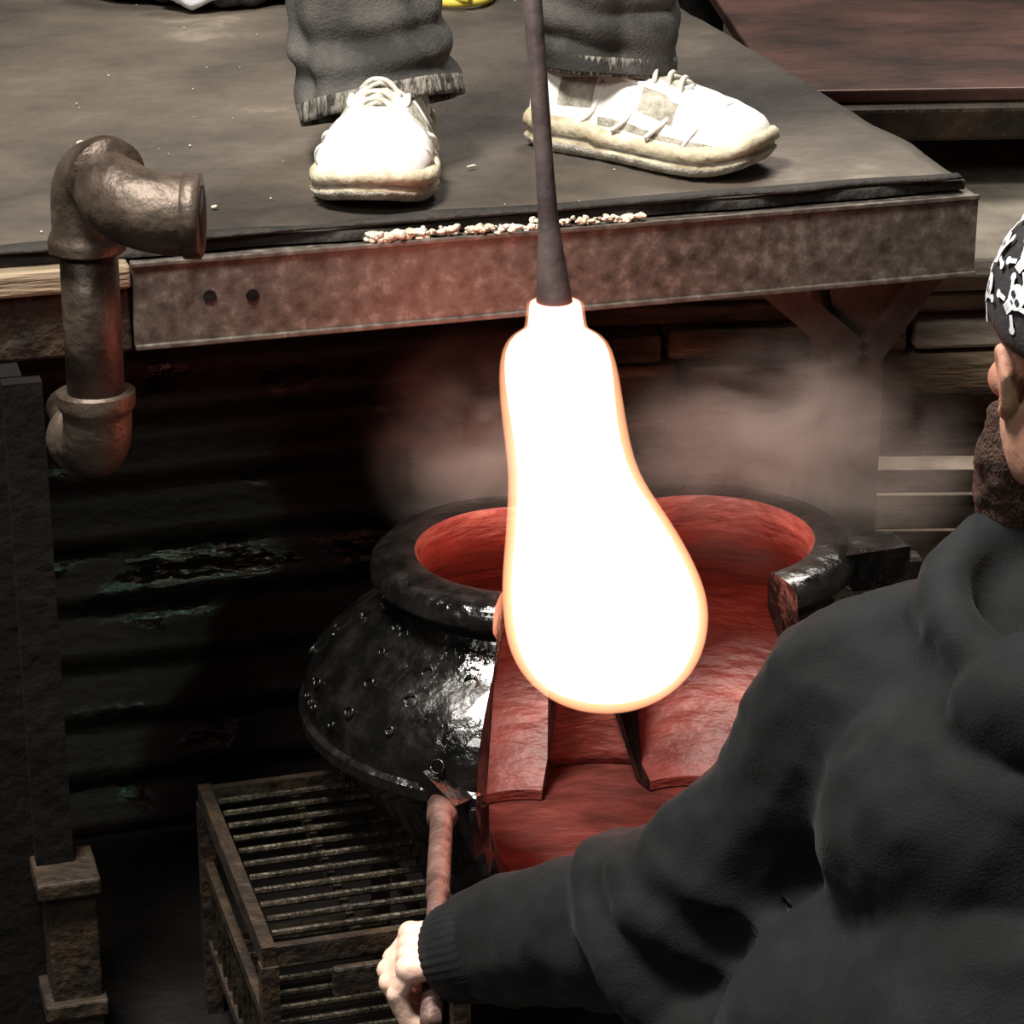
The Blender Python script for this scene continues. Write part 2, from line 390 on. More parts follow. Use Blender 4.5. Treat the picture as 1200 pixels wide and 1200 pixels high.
def mbeam(Mx, p0, p1, w, h):
    beam(bm, Mx @ V(p0), Mx @ V(p1), w, h)
mbeam(MR, (0.10, -0.10, zb + 0.330), (0.175, -0.115, zb + 0.330), 0.045, 0.03)
mbeam(MR, (0.12, -0.10, zb + 0.312), (0.19, -0.13, zb + 0.312), 0.03, 0.03)
mbeam(ML, (-0.050, -0.205, zb + 0.125), (0.0, -0.222, zb + 0.125), 0.03, 0.05)
mbeam(ML, (-0.05, -0.22, zb + 0.185), (-0.01, -0.248, zb + 0.165), 0.035, 0.02)
mbeam(ML, (-0.004, -0.17, zb + 0.06), (-0.004, -0.235, zb + 0.17), 0.008, 0.03)
finish('mold_lugs', bm, 'mold', mold, smooth=False)
bm = bmesh.new()
for k in range(34):
    a = math.radians(random.uniform(185, 265)); i = random.choice([9, 10, 11, 12, 4, 13])
    r, z = outer[i]; c = ML @ V((r * math.cos(a), r * math.sin(a), z + zb)); nn_ = (c - ML @ V((0, 0, z + zb))).normalized() + V((0, 0, 0.6))
    nn_.normalize(); R_ = random.uniform(0.003, 0.008); t_ = nn_.cross(V((0, 0, 1))).normalized(); s_ = nn_.cross(t_)
    tube(bm, [c + nn_ * 0.001 + (t_ * math.cos(x) + s_ * math.sin(x)) * R_ for x in [2 * math.pi * j / 12 for j in range(13)]], 0.0013, 6)
finish('mold_bosses', bm, 'mold', mold)
bm = bmesh.new()
h0 = V((-0.070, -0.340, 0.395)); h1 = V((-0.069, -0.845, 0.436))
hp = [h0.lerp(h1, t) for t in (0, 0.08, 0.09, 0.15, 0.16, 0.5, 0.52, 1)]
tube(bm, hp, [0.010, 0.010, 0.0155, 0.0155, 0.0115, 0.0115, 0.0095, 0.0095], 20)
finish('mold_handle', bm, 'handle', mold)
bm = bmesh.new()
def disc_stack(cx, cy, lv, seg=64, mi=0):
    rg = []
    for (r, z) in lv: rg.append([bm.verts.new((cx + r * math.cos(2 * math.pi * k / seg), cy + r * math.sin(2 * math.pi * k / seg), z)) for k in range(seg)])
    for i in range(len(rg) - 1):
        for k in range(seg): bm.faces.new((rg[i][k], rg[i][(k + 1) % seg], rg[i + 1][(k + 1) % seg], rg[i + 1][k]))
    bm.faces.new(rg[0][::-1]); bm.faces.new(rg[-1])
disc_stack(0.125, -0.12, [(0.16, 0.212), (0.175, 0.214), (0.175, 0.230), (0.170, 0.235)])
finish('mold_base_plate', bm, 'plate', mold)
# added curved red sheet filling the dark gap between shells, imitating the glow-lit bore
bm = bmesh.new()
rows_ = []
for j in range(17):
    t = j / 16; z = 0.2345 + 0.235 * t; rr_ = 0.160 + 0.040 * math.sin(t * 1.6)
    rows_.append([bm.verts.new((0.105 + rr_ * math.cos(math.radians(a)), -0.125 + rr_ * math.sin(math.radians(a)), z)) for a in range(68, 121, 3)])
for j in range(16):
    for i in range(len(rows_[0]) - 1): bm.faces.new((rows_[j][i], rows_[j][i + 1], rows_[j + 1][i + 1], rows_[j + 1][i]))
o = finish('red_gap_filler', bm, 'moldin', mold); md = o.modifiers.new('s', 'SOLIDIFY'); md.thickness = 0.008
bm = bmesh.new(); disc_stack(0.125, -0.12, [(0.13, 0.0), (0.13, 0.02), (0.05, 0.03), (0.05, 0.2), (0.1, 0.212)], 40)
finish('mold_pedestal', bm, 'darksteel', mold)

# ---------------------------------------------------------------- grate stand (platform-aligned)
gs = empty('steel_grate_stand', YAW)
gz = 0.285; GU0, GU1, GN0, GN1 = -0.362, -0.165, -0.382, -0.030
bm = bmesh.new()
for (a, b) in (((GU0, GN0), (GU1, GN0)), ((GU0, GN1), (GU1, GN1))):
    beam(bm, (a[0], a[1], gz - 0.010), (b[0], b[1], gz - 0.010), 0.010, 0.020)
for u in (GU0, GU1):
    beam(bm, (u, GN0 - 0.006, gz - 0.010), (u, GN1 + 0.006, gz - 0.010), 0.014 if u == GU0 else 0.008, 0.024)
    for nn in (GN0, GN1):
        beam(bm, (u, nn, 0.0), (u, nn, gz - 0.02), 0.018, 0.018)
    for z in (0.19, 0.09):
        beam(bm, (u, GN0, z), (u, GN1, z), 0.010, 0.014)
for nn in (GN0, GN1): beam(bm, (GU0, nn, 0.09), (GU1, nn, 0.09), 0.010, 0.014)
finish('stand_frame', bm, 'rust', gs, smooth=False)
bm = bmesh.new()
nb = 12
for i in range(1, nb):
    nn = GN0 + (GN1 - GN0) * i / nb
    tube(bm, [(GU0 + 0.01, nn, gz - 0.004), (GU1 - 0.005, nn, gz - 0.004)], 0.0040, 8)
    tube(bm, [(GU0, nn, 0.100), (GU1, nn, 0.100)], 0.0042, 8)
    beam(bm, (GU0, nn, 0.095), (GU0, nn, 0.185), 0.005, 0.008)
beam(bm, ((GU0 + GU1) / 2, GN0, gz - 0.02), ((GU0 + GU1) / 2, GN1, gz - 0.02), 0.008, 0.012)
finish('grate_bars', bm, 'grate', gs, smooth=False)
boxes('stand_strap', [(-0.30, -0.22, GN0 - 0.018, GN0 - 0.008, 0.225, 0.258)], 'rust', gs)

# ---------------------------------------------------------------- background right
wb = empty('rusted_workbench', math.radians(4))
boxes('bench_top', [(0.45, 2.2, 1.02, 2.6, 0.765, 0.785)], 'benchtop', wb)
boxes('bench_rail', [(0.45, 2.2, 0.99, 1.04, 0.715, 0.764)], 'rust', wb, 0.006)
boxes('bench_legs', [(0.5, 0.58, 1.46, 1.54, 0, 0.76), (2.1, 2.18, 1.46, 1.54, 0, 0.76), (0.5, 0.58, 2.45, 2.53, 0, 0.76), (2.1, 2.18, 2.45, 2.53, 0, 0.76)], 'darksteel', wb)
boxes('steel_offcut', [(0.75, 1.0, 1.72, 1.77, 0.786, 0.81)], 'darksteel', None).rotation_euler[2] = math.radians(-4)
bs = empty('fire_brick_stack', math.radians(6))
lst = []; lst2 = []
z = 0.0
while z < 0.59:
    h = random.choice([0.03, 0.045, 0.06, 0.04]); x = 0.03 + random.uniform(0, 0.1)
    while x < 1.5:
        w = random.uniform(0.18, 0.6); o = random.uniform(-0.04, 0.02)
        (lst if random.random() < 0.75 else lst2).append((x, x + w - random.uniform(0.003, 0.02), 0.72 + o, 1.38 + o, z, z + h - random.uniform(0.003, 0.010)))
        x += w
    z += h
boxes('bricks', lst, 'brick', bs, 0.006)
boxes('bricks_grey', lst2, 'slab', bs, 0.006)
boxes('top_slab', [(0.52, 1.5, 0.66, 1.40, z, z + 0.03)], 'slab', bs, 0.006)
bm = bmesh.new()
for i in range(8):
    zz = 0.025 + i * 0.052
    beam(bm, (0.42 + random.uniform(-.02, .02), 0.56, zz), (1.25, 0.58, zz), 0.05, 0.030)
for x in (0.7, 0.95, 1.2):
    for i in range(7):
        zz = 0.025 + i * 0.052 + 0.026; beam(bm, (x, 0.54, zz), (x, 0.60, zz), 0.04, 0.022)
finish('steel_bar_rack', bm, 'palebar', None, smooth=False)

# ---------------------------------------------------------------- things at the back of the deck
bm = bmesh.new()
ell(bm, (-0.42, 1.17, 0.955), (0.16, 0.10, 0.06)); ell(bm, (-0.53, 1.15, 0.935), (0.09, 0.08, 0.04)); ell(bm, (-0.29, 1.18, 0.935), (0.08, 0.08, 0.04))
limb(bm, [(-0.5, 1.08, 0.92), (-0.4, 1.05, 0.925), (-0.3, 1.09, 0.92)], [0.015, 0.02, 0.015])
bag = empty('black_duffel_bag')
o = finish('bag_body', bm, 'black', bag); skinmods(o, 0.008, 4, [(0.05, 0.02)])
bm = bmesh.new(); limb(bm, [(-0.49, 1.045, 0.935), (-0.45, 1.03, 0.925), (-0.40, 1.035, 0.935)], [0.012, 0.018, 0.012])
o = finish('white_rag', bm, 'white', bag); skinmods(o, 0.004, 3, [(0.03, 0.01)])
bm = bmesh.new()
tube(bm, crv([(-0.13, 1.10, 0.91), (-0.09, 1.06, 0.91), (-0.04, 1.08, 0.91), (-0.03, 1.14, 0.91), (-0.09, 1.16, 0.91), (-0.12, 1.09, 0.918), (-0.06, 1.05, 0.918)], 8), 0.007, 10)
finish('yellow_rope', bm, 'yellow')

# ---------------------------------------------------------------- shoes
def shoe(nm, heel, toe, z0, parent, side=1, ws=1.0):
    heel = V((*heel, z0)); toe = V((*toe, z0)); d = (toe - heel); L = d.length; d.normalize(); s = V((0, 0, 1)).cross(d)
    k = L / 0.30
    def W(x, y, z): return heel + d * x * k + s * y * side * ws + V((0, 0, z * ws))
    st = [(0.000, .012, .012, .060), (0.006, .026, .026, .082), (0.025, .036, .036, .090), (0.055, .040, .040, .090), (0.09, .041, .040, .094), (0.12, .043, .041, .100), (0.15, .047, .043, .094),
          (0.18, .053, .048, .083), (0.21, .057, .053, .074), (0.24, .057, .055, .067), (0.265, .052, .050, .061), (0.283, .043, .042, .055), (0.293, .032, .032, .048), (0.299, .016, .016, .038)]
    def samp(x):
        for i in range(len(st) - 1):
            if st[i][0] <= x <= st[i + 1][0]:
                t = (x - st[i][0]) / (st[i + 1][0] - st[i][0]); t = t * t * (3 - 2 * t) if 0 < i < 10 else t
                return [st[i][j] * (1 - t) + st[i + 1][j] * t for j in range(1, 4)]
        return list(st[-1][1:])
    xs = [0.299 * (0.5 - 0.5 * math.cos(math.pi * i / 44)) for i in range(45)]
    bm = bmesh.new(); rings = []; seg = 28
    for x in xs:
        wo, wi, h = samp(x); zb_ = 0.024; ring = []
        for j in range(seg + 1):
            a = math.pi * j / seg; c = math.cos(a); sn = math.sin(a)
            w = wo if c > 0 else wi
            yy = w * math.copysign(abs(c) ** 0.72, c); zz = zb_ + (h - zb_) * (sn ** 0.85)
            if 0.09 < x < 0.2: yy *= 1 - 0.30 * max(0, (zz - 0.045) / 0.06)
            q = 0.0012 * math.sin(x * 170 + abs(c) * 6) * (1 if sn < 0.8 else 0)
            yy *= 1 + q * 12
            if x > 0.232 and x < 0.238: zz -= 0.002 * sn
            ring.append(bm.verts.new(W(x, yy, zz)))
        rings.append(ring)
    bm.faces.new(rings[-1])
    for i in range(len(rings) - 1):
        for j in range(seg):
            f = bm.faces.new((rings[i][j], rings[i + 1][j], rings[i + 1][j + 1], rings[i][j + 1]))
            x = xs[i]
            f.material_index = 1 if (0.160 < x < 0.205 and (3 < j < 9 or 19 < j < 25)) or (0.045 < x < 0.09 and (2 < j < 8 or 20 < j < 26)) or (0.118 < x < 0.2 and 12 <= j < 16) or (x > 0.1 and x < 0.27 and (j in (1, 26))) else 0
            if x < 0.075 and 9 < j < 18: f.material_index = 2
    finish(nm + '_upper', bm, ['shoe', 'mesh', 'shoedark'], parent)
    bm = bmesh.new(); layers = [(0.0, -0.003), (0.004, 0.001), (0.010, 0.0045), (0.013, 0.0015), (0.016, 0.0015), (0.019, 0.006), (0.027, 0.005), (0.031, 0.001)]
    loop = [(x, 1) for x in xs] + [(x, -1) for x in reversed(xs[1:-1])]
    rg = []
    for (z, off) in layers:
        ring = []
        for (x, sg) in loop:
            wo, wi, h = samp(x); w = (wo if sg > 0 else wi) + off
            cx = 0.15; xx = cx + (x - cx) * (1 + off / 0.15)
            spring = 0.010 * max(0, (x - 0.235) / 0.06) ** 2
            scal = 0.0018 * math.sin(x * 400) if z in (0.004, 0.010) else 0
            ht = 1.25 if x < 0.1 else 1.0
            ring.append(bm.verts.new(W(xx, sg * (w + scal), z * ht + spring)))
        rg.append(ring)
    n = len(loop)
    for a in range(len(rg) - 1):
        for j in range(n):
            f = bm.faces.new((rg[a][j], rg[a][(j + 1) % n], rg[a + 1][(j + 1) % n], rg[a + 1][j]))
            if a < 2 or a == 3: f.material_index = 1
    bm.faces.new(rg[0][::-1]); bm.faces.new(rg[-1])
    finish(nm + '_sole', bm, ['sole', 'mesh'], parent)
    bm = bmesh.new()
    for i, x in enumerate((0.125, 0.142, 0.159, 0.176, 0.192)):
        h = samp(x)[2]; w = 0.021
        tube(bm, crv([W(x - 0.005, -w, h - 0.010), W(x, -w * 0.5, h + 0.002), W(x + 0.003, 0, h + 0.005), W(x + 0.006, w * 0.5, h + 0.002), W(x + 0.01, w, h - 0.010)], 4), 0.0032, 8)
        tube(bm, crv([W(x + 0.010, -w, h - 0.012), W(x + 0.006, 0, h + 0.002), W(x - 0.004, w, h - 0.010)], 4), 0.0028, 8)
    h = samp(0.13)[2]
    for sg in (-1, 1):
        tube(bm, crv([W(0.13, 0, h + 0.006), W(0.127, sg * 0.014, h + 0.007), W(0.138, sg * 0.028, h - 0.002), W(0.145, sg * 0.018, h + 0.0), W(0.133, 0, h + 0.006)], 5), 0.0022, 8)
    finish(nm + '_laces', bm, 'lace', parent)
    bm = bmesh.new()
    for sg in (-1, 1):
        tube(bm, crv([W(0.115, sg * 0.024, 0.088), W(0.15, sg * 0.027, 0.082), W(0.185, sg * 0.026, 0.075), W(0.205, 0.0, 0.077)], 6), 0.003, 8)
        for x in (0.10, 0.15, 0.2):
            w = samp(x)[0 if sg > 0 else 1]
            tube(bm, crv([W(x - 0.02, sg * (w + 0.001), 0.034), W(x, sg * (w - 0.002), 0.05), W(x + 0.006, sg * (w * 0.62 + 0.002), samp(x)[2] - 0.018)], 5), 0.0028, 8)
    tube(bm, crv([W(0.228, -0.055, 0.030), W(0.243, -0.048, 0.050), W(0.252, 0, 0.064), W(0.243, 0.049, 0.050), W(0.228, 0.057, 0.030)], 6), 0.0022, 8)
    finish(nm + '_overlays', bm, 'shoe', parent)

# ---------------------------------------------------------------- body helpers
def grip_hand(nm, Mx, parent, wrist_local=(0.055, -0.03, 0.045)):
    """rod along local Y through origin, palm on +Z/+X side, four fingers curling over -X; index toward +Y"""
    bm = bmesh.new(); P = lambda *a: Mx @ V(a)
    ys = [0.036, 0.013, -0.010, -0.032]; ln = [0.95, 1.05, 1.0, 0.82]; rr = [0.0098, 0.0102, 0.0096, 0.0084]
    w = P(*wrist_local)
    for y, l, r in zip(ys, ln, rr):
        mcp = (-0.018, y, 0.030)
        limb(bm, [w, P(0.012, y * 0.9, 0.036), P(*mcp)], [0.020, 0.0135, 0.0125], 0.3)
        ell(bm, P(-0.020, y, 0.032), 0.0118)
        limb(bm, [P(*mcp), P(-0.036 * l, y, 0.008), P(-0.026 * l, y, -0.018), P(-0.004, y, -0.0225)], [r * 1.15, r * 1.05, r, r * 0.85], 0.25)
        ell(bm, P(-0.0365 * l, y, 0.008), r * 1.12)
    limb(bm, [P(0.045, -0.01, 0.036), P(0.030, 0.030, 0.022), P(0.024, 0.052, 0.0), P(0.004, 0.054, -0.018), P(-0.014, 0.046, -0.026)], [0.019, 0.016, 0.0125, 0.0115, 0.009], 0.25)
    o = finish(nm, bm, 'skin', parent); skinmods(o, 0.0022, 3)
    bm = bmesh.new()
    ell(bm, P(-0.012, 0.052, -0.032), (0.005, 0.006, 0.003))
    finish(nm + '_nail', bm, 'skin', parent)
    return w

def head(nm, Mx, parent, hat=None, beard=True):
    R3 = Mx.to_3x3(); P = lambda *a: Mx @ V(a)
    bm = bmesh.new()
    E = lambda c, r: ell(bm, P(*c), r, R3)
    E((0, -0.012, 0.035), (0.076, 0.094, 0.083)); E((0, 0.035, -0.02), (0.062, 0.058, 0.075)); E((0, 0.045, -0.078), (0.042, 0.042, 0.03))
    E((0, 0.088, 0.018), (0.048, 0.012, 0.012))
    for s in (-1, 1):
        E((s * 0.040, 0.068, -0.025), (0.022, 0.022, 0.018))
        limb(bm, [P(s * 0.072, 0.008, -0.012), P(s * 0.077, 0.002, 0.010), P(s * 0.080, -0.012, 0.013), P(s * 0.080, -0.020, -0.004), P(s * 0.076, -0.010, -0.028), P(s * 0.071, 0.004, -0.036)], [0.005, 0.0052, 0.0055, 0.0055, 0.0055, 0.0065], 0.25)
        E((s * 0.072, -0.004, -0.010), (0.006, 0.016, 0.024))
        E((s * 0.050, 0.012, -0.05), (0.020, 0.045, 0.045))
        E((s * 0.009, 0.107, -0.038), (0.009, 0.010, 0.008))
    limb(bm, [P(0, 0.092, 0.010), P(0, 0.112, -0.034)], [0.009, 0.013], 0.3)
    E((0, 0.092, -0.064), (0.024, 0.010, 0.006)); E((0, 0.090, -0.074), (0.020, 0.010, 0.006)); E((0, 0.080, -0.098), (0.018, 0.014, 0.013))
    limb(bm, [P(0, -0.015, -0.05), P(0, -0.035, -0.17)], [0.058, 0.060], 0.3)
    o = finish(nm + '_head', bm, 'face', parent); skinmods(o, 0.0028, 4)
    for s in (-1, 1):
        bm = bmesh.new(); ell(bm, P(s * 0.031, 0.079, 0.0), 0.0125); finish(nm + '_eye', bm, 'eye', parent)
        bm = bmesh.new(); ell(bm, P(s * 0.031, 0.0905, 0.0), (0.005, 0.003, 0.005), R3); finish(nm + '_iris', bm, 'iris', parent)
    if beard:
        bm = bmesh.new(); E = lambda c, r: ell(bm, P(*c), r, R3)
        E((0, 0.066, -0.112), (0.050, 0.044, 0.042))
        for s in (-1, 1):
            limb(bm, [P(s * 0.066, 0.030, -0.040), P(s * 0.063, 0.034, -0.078), P(s * 0.046, 0.050, -0.112)], [0.009, 0.021, 0.032], 0.3)
            limb(bm, [P(s * 0.006, 0.104, -0.056), P(s * 0.032, 0.085, -0.068)], [0.006, 0.007])
            limb(bm, [P(s * 0.058, -0.045, -0.035), P(s * 0.050, -0.065, -0.06)], [0.014, 0.016], 0.3)
        limb(bm, [P(-0.05, -0.070, -0.055), P(0.05, -0.070, -0.055)], [0.018, 0.018], 0.3)
        o = finish(nm + '_beard', bm, 'beard', parent); skinmods(o, 0.004, 2, [(0.012, 0.008)])
    if hat:
        bm = bmesh.new(); rx, ry, rz = 0.082, 0.101, 0.089; c0 = V((0, -0.012, 0.038))
        seg = 64; rings = []
        def cap(th, ph, off=0.0):
            x, y, z = math.sin(ph) * math.cos(th), math.sin(ph) * math.sin(th), math.cos(ph)
            return V((x * (rx + off), y * (ry + off), z * (rz + off))) + c0
        def phmax(th): return math.radians(101 - 17 * math.sin(th))
        for i in range(25):
            ring = []
            for k in range(seg):
                th = 2 * math.pi * k / seg; ph = max(0.01, phmax(th) * i / 24)
                off = 0.0022 * noise.noise(V((math.cos(th) * 3, math.sin(th) * 3, ph * 4))) + (0.002 if i in (22, 23) else 0)
                ring.append(bm.verts.new(Mx @ cap(th, ph, off)))
            rings.append(ring)
        for i in range(24):
            for k in range(seg): bm.faces.new((rings[i][k], rings[i][(k + 1) % seg], rings[i + 1][(k + 1) % seg], rings[i + 1][k]))
        bm.faces.new(rings[0])
        o = finish(nm + '_bandana', bm, hat, parent)
        md = o.modifiers.new('s', 'SOLIDIFY'); md.thickness = 0.003; md.offset = 0
        bm = bmesh.new()
        limb(bm, [P(0, -0.112, 0.0), P(0.012, -0.118, 0.0)], [0.013, 0.012]); limb(bm, [P(0.01, -0.118, -0.01), P(0.03, -0.12, -0.07)], [0.008, 0.012]); limb(bm, [P(-0.01, -0.118, -0.01), P(-0.015, -0.12, -0.08)], [0.008, 0.012])
        o = finish(nm + '_bandana_knot', bm, hat, parent); skinmods(o, 0.004, 2)
        bm = bmesh.new(); bk = bmesh.new()
        def flat(b, pts, th0, ph0, rot, off):
            vs = []
            for (a, c) in pts:
                a2 = a * math.cos(rot) - c * math.sin(rot); c2 = a * math.sin(rot) + c * math.cos(rot)
                th = th0 + a2 / (0.09 * max(0.35, math.sin(ph0))); ph = ph0 - c2 / 0.09
                vs.append(b.verts.new(Mx @ cap(th, ph, off)))
            b.faces.new(vs)
        def disc(cx, cy, r, n=14, sy=1): return [(cx + r * math.cos(2 * math.pi * i / n), cy + sy * r * math.sin(2 * math.pi * i / n)) for i in range(n)]
        for row, ph in enumerate((0.35, 0.72, 1.06, 1.40)):
            cnt = (4, 8, 11, 12)[row]
            for i in range(cnt):
                th = 2 * math.pi * (i + 0.5 * (row % 2)) / cnt; rot = random.uniform(-0.9, 0.9); s = 0.0130
                flat(bm, disc(0, 0.2 * s, 0.70 * s), th, ph, rot, 0.0042)
                flat(bm, [(-0.38 * s, -0.2 * s), (0.38 * s, -0.2 * s), (0.30 * s, -0.95 * s), (-0.30 * s, -0.95 * s)], th, ph, rot, 0.0043)
                for q in (0.6, -0.6):
                    for sgn in (1, -1):
                        c_, s_ = math.cos(q), math.sin(q)
                        x0, x1 = sgn * 0.6 * s, sgn * 1.40 * s; hw = 0.13 * s
                        yb = -0.35 * s
                        pts = [(x0 * c_ + hw * s_, x0 * s_ + yb - hw * c_), (x1 * c_ + hw * s_, x1 * s_ + yb - hw * c_), (x1 * c_ - hw * s_, x1 * s_ + yb + hw * c_), (x0 * c_ - hw * s_, x0 * s_ + yb + hw * c_)]
                        flat(bm, pts, th, ph, rot, 0.0041)
                        flat(bm, disc(x1 * c_, x1 * s_ + yb, 0.24 * s, 8), th, ph, rot, 0.0042)
                for e in (-1, 1): flat(bk, disc(e * 0.28 * s, 0.15 * s, 0.18 * s, 8), th, ph, rot, 0.0050)
                flat(bk, disc(0, -0.18 * s, 0.09 * s, 6), th, ph, rot, 0.0050)
                for e in (-0.12, 0.12): flat(bk, [(e * s - 0.02 * s, -0.5 * s), (e * s + 0.02 * s, -0.5 * s), (e * s + 0.02 * s, -0.9 * s), (e * s - 0.02 * s, -0.9 * s)], th, ph, rot, 0.0050)
        finish(nm + '_bandana_print', bm, 'white', parent, smooth=False)
        finish(nm + '_bandana_print_dark', bk, 'bandana', parent, smooth=False)

# ---------------------------------------------------------------- standing glassblower
gb = empty('standing_glassblower')
ZT = 0.9035
shoe('shoe_right', (-0.135, 0.325), (-0.155, 0.006), ZT, gb, 1, 1.14)
shoe('shoe_left', (0.030, 0.320), (0.282, 0.170), ZT, gb, -1, 1.12)
def jeans(nm, pts, rs, seed):
    pp = crv(pts, 14); n = len(pp)
    idx = [i / (n - 1) * (len(rs) - 1) for i in range(n)]
    rad = [rs[int(t)] * (1 - (t - int(t))) + rs[min(int(t) + 1, len(rs) - 1)] * (t - int(t)) for t in idx]
    bm = bmesh.new(); seg = 96
    def wob(i, a):
        z = (pp[i].z - pp[0].z)
        q = V((math.cos(a) * 1.4, math.sin(a) * 1.4, z * 9 + seed))
        fade = min(1.0, z / 0.04)
        w = 0.15 * noise.noise(q) * fade + 0.15 * noise.noise(V((math.cos(a) * 2.4, math.sin(a) * 2.4, z * 5 + seed)))
        w += 0.06 * math.sin(z * 110 + 3.0 * math.cos(a + seed)) * math.exp(-((z - 0.06) / 0.04) ** 2)
        return w
    tube(bm, pp, rad, seg, cap=False, wob=wob)
    o = finish(nm, bm, 'jean', gb)
    md = o.modifiers.new('s', 'SOLIDIFY'); md.thickness = 0.004; md.offset = 1
    bm = bmesh.new()
    d_ = (pp[3] - pp[0]).normalized()
    hp = [pp[0] - d_ * 0.004, pp[0] + d_ * 0.002, pp[0] + d_ * 0.012, pp[0] + d_ * 0.018]
    def wob2(i, a): return wob(0, a) + 0.05 + 0.006 * math.sin(a * 70)
    tube(bm, hp, rad[0], 280, cap=False, wob=wob2)
    o = finish(nm + '_hem', bm, 'hem', gb); md = o.modifiers.new('s', 'SOLIDIFY'); md.thickness = 0.003; md.offset = -1
jeans('jeans_leg_right', [(-0.146, 0.235, 0.964), (-0.156, 0.25, 1.02), (-0.163, 0.26, 1.12), (-0.15, 0.25, 1.38), (-0.10, 0.33, 1.78)], [0.090, 0.089, 0.086, 0.078, 0.10], 3.1)
jeans('jeans_leg_left', [(0.108, 0.285, 0.996), (0.110, 0.29, 1.04), (0.107, 0.29, 1.12), (0.115, 0.27, 1.38), (0.08, 0.33, 1.78)], [0.074, 0.077, 0.079, 0.078, 0.10], 8.7)
bm = bmesh.new(); ell(bm, (-0.01, 0.34, 1.80), (0.18, 0.125, 0.11)); ell(bm, (-0.10, 0.335, 1.72), 0.1); ell(bm, (0.08, 0.335, 1.72), 0.1)
o = finish('jeans_hips', bm, 'jean', gb); skinmods(o, 0.01, 6)
bm = bmesh.new()
ell(bm, (-0.01, 0.34, 1.92), (0.165, 0.115, 0.14)); ell(bm, (-0.01, 0.33, 2.12), (0.185, 0.12, 0.17)); ell(bm, (-0.01, 0.33, 2.25), (0.17, 0.10, 0.09))
for s, e, w in ((-1, (-0.27, 0.15, 2.06), (-0.11, -0.10, 2.16)), (1, (0.25, 0.12, 1.98), (0.06, -0.12, 1.95))):
    limb(bm, [(s * 0.19 - 0.01, 0.33, 2.27), e], [0.065, 0.052]); limb(bm, [e, w], [0.05, 0.036])
limb(bm, [(-0.01, 0.33, 2.26), (-0.01, 0.33, 2.36)], [0.08, 0.06])
o = finish('shirt', bm, 'shirt', gb); skinmods(o, 0.01, 6, [(0.06, 0.015)])
rodM = lambda z: b0 + bd * (z - b0.z)
for z, s, nm in ((2.16, -1, 'hand_right'), (1.95, 1, 'hand_left')):
    c = rodM(z); Y = bd.normalized(); X = V((s, 0.3, 0)); X = (X - Y * X.dot(Y)).normalized(); Z = X.cross(Y)
    Rm = Matrix((X, Y, Z)).transposed().to_4x4()
    grip_hand(nm, Matrix.Translation(c) @ Rm, gb)
head('blower', Matrix.Translation((-0.01, 0.30, 2.50)) @ Matrix.Rotation(math.radians(180), 4, 'Z') @ Matrix.Rotation(math.radians(-15), 4, 'X'), gb, None, False)

# ---------------------------------------------------------------- seated mold holder
mh = empty('seated_mold_holder')
bm = bmesh.new()
sh = V((0.264, -0.985, 0.800)); el = V((0.148, -0.930, 0.590)); wr = V((-0.030, -0.808, 0.486)); cu = V((-0.050, -0.794, 0.472))
ell(bm, (0.40, -1.20, 0.47), (0.20, 0.15, 0.13)); ell(bm, (0.405, -1.16, 0.62), (0.19, 0.145, 0.15)); ell(bm, (0.415, -1.08, 0.76), (0.205, 0.135, 0.14)); ell(bm, (0.42, -1.02, 0.83), (0.19, 0.10, 0.075))
limb(bm, [(0.42, -1.0, 0.865), (0.275, -0.985, 0.818)], [0.07, 0.076])
limb(bm, [(0.42, -1.0, 0.865), (0.60, -0.985, 0.820)], [0.07, 0.076])
limb(bm, [sh, sh.lerp(el, 0.5), el], [0.084, 0.074, 0.084])
limb(bm, [el, el.lerp(wr, 0.5), wr], [0.084, 0.066, 0.048])
sr = V((0.61, -0.985, 0.81)); er = V((0.66, -0.86, 0.60)); wrr = V((0.46, -0.68, 0.52))
limb(bm, [sr, er], [0.086, 0.08]); limb(bm, [er, wrr], [0.08, 0.048])
ell(bm, (0.27, -1.08, 0.52), (0.13, 0.12, 0.18))
ell(bm, (0.19, -1.00, 0.47), (0.11, 0.10, 0.11))
def fold(a, b, t, rad, a0, a1, r, hel=0.0):
    ax_ = (b - a).normalized(); up = V((0, -0.5, 0.85)); u = (up - ax_ * up.dot(ax_)).normalized(); w = ax_.cross(u)
    c = a.lerp(b, t); n = 18; pts = []; rr = []
    for i in range(n + 1):
        q = i / n; an = math.radians(a0 + (a1 - a0) * q)
        pts.append(c + ax_ * hel * (q - 0.5) + (u * math.cos(an) + w * math.sin(an)) * rad); rr.append(r * (0.3 + 0.7 * math.sin(math.pi * q)))
    limb(bm, pts, rr, 0.4)
fold(sh, el, 0.72, 0.068, -120, 60, 0.018, 0.06)
fold(sh, el, 0.92, 0.072, -130, 90, 0.020, 0.03)
fold(sh, el, 1.14, 0.076, -130, 110, 0.027, -0.03)
fold(el, wr, 0.24, 0.068, -120, 110, 0.018, 0.05)
fold(el, wr, 0.50, 0.056, -90, 60, 0.014, -0.05)
fold(el, wr, 0.80, 0.045, -60, 110, 0.010, 0.03)
hoodp = [(0.42 + 0.105 * math.cos(a), -1.035 + 0.085 * math.sin(a), 0.905 - 0.028 * math.sin(a + math.pi)) for a in [math.radians(x) for x in range(0, 361, 12)]]
limb(bm, hoodp, [0.028] * len(hoodp), 0.4)
ell(bm, (0.43, -1.13, 0.875), (0.13, 0.07, 0.06))
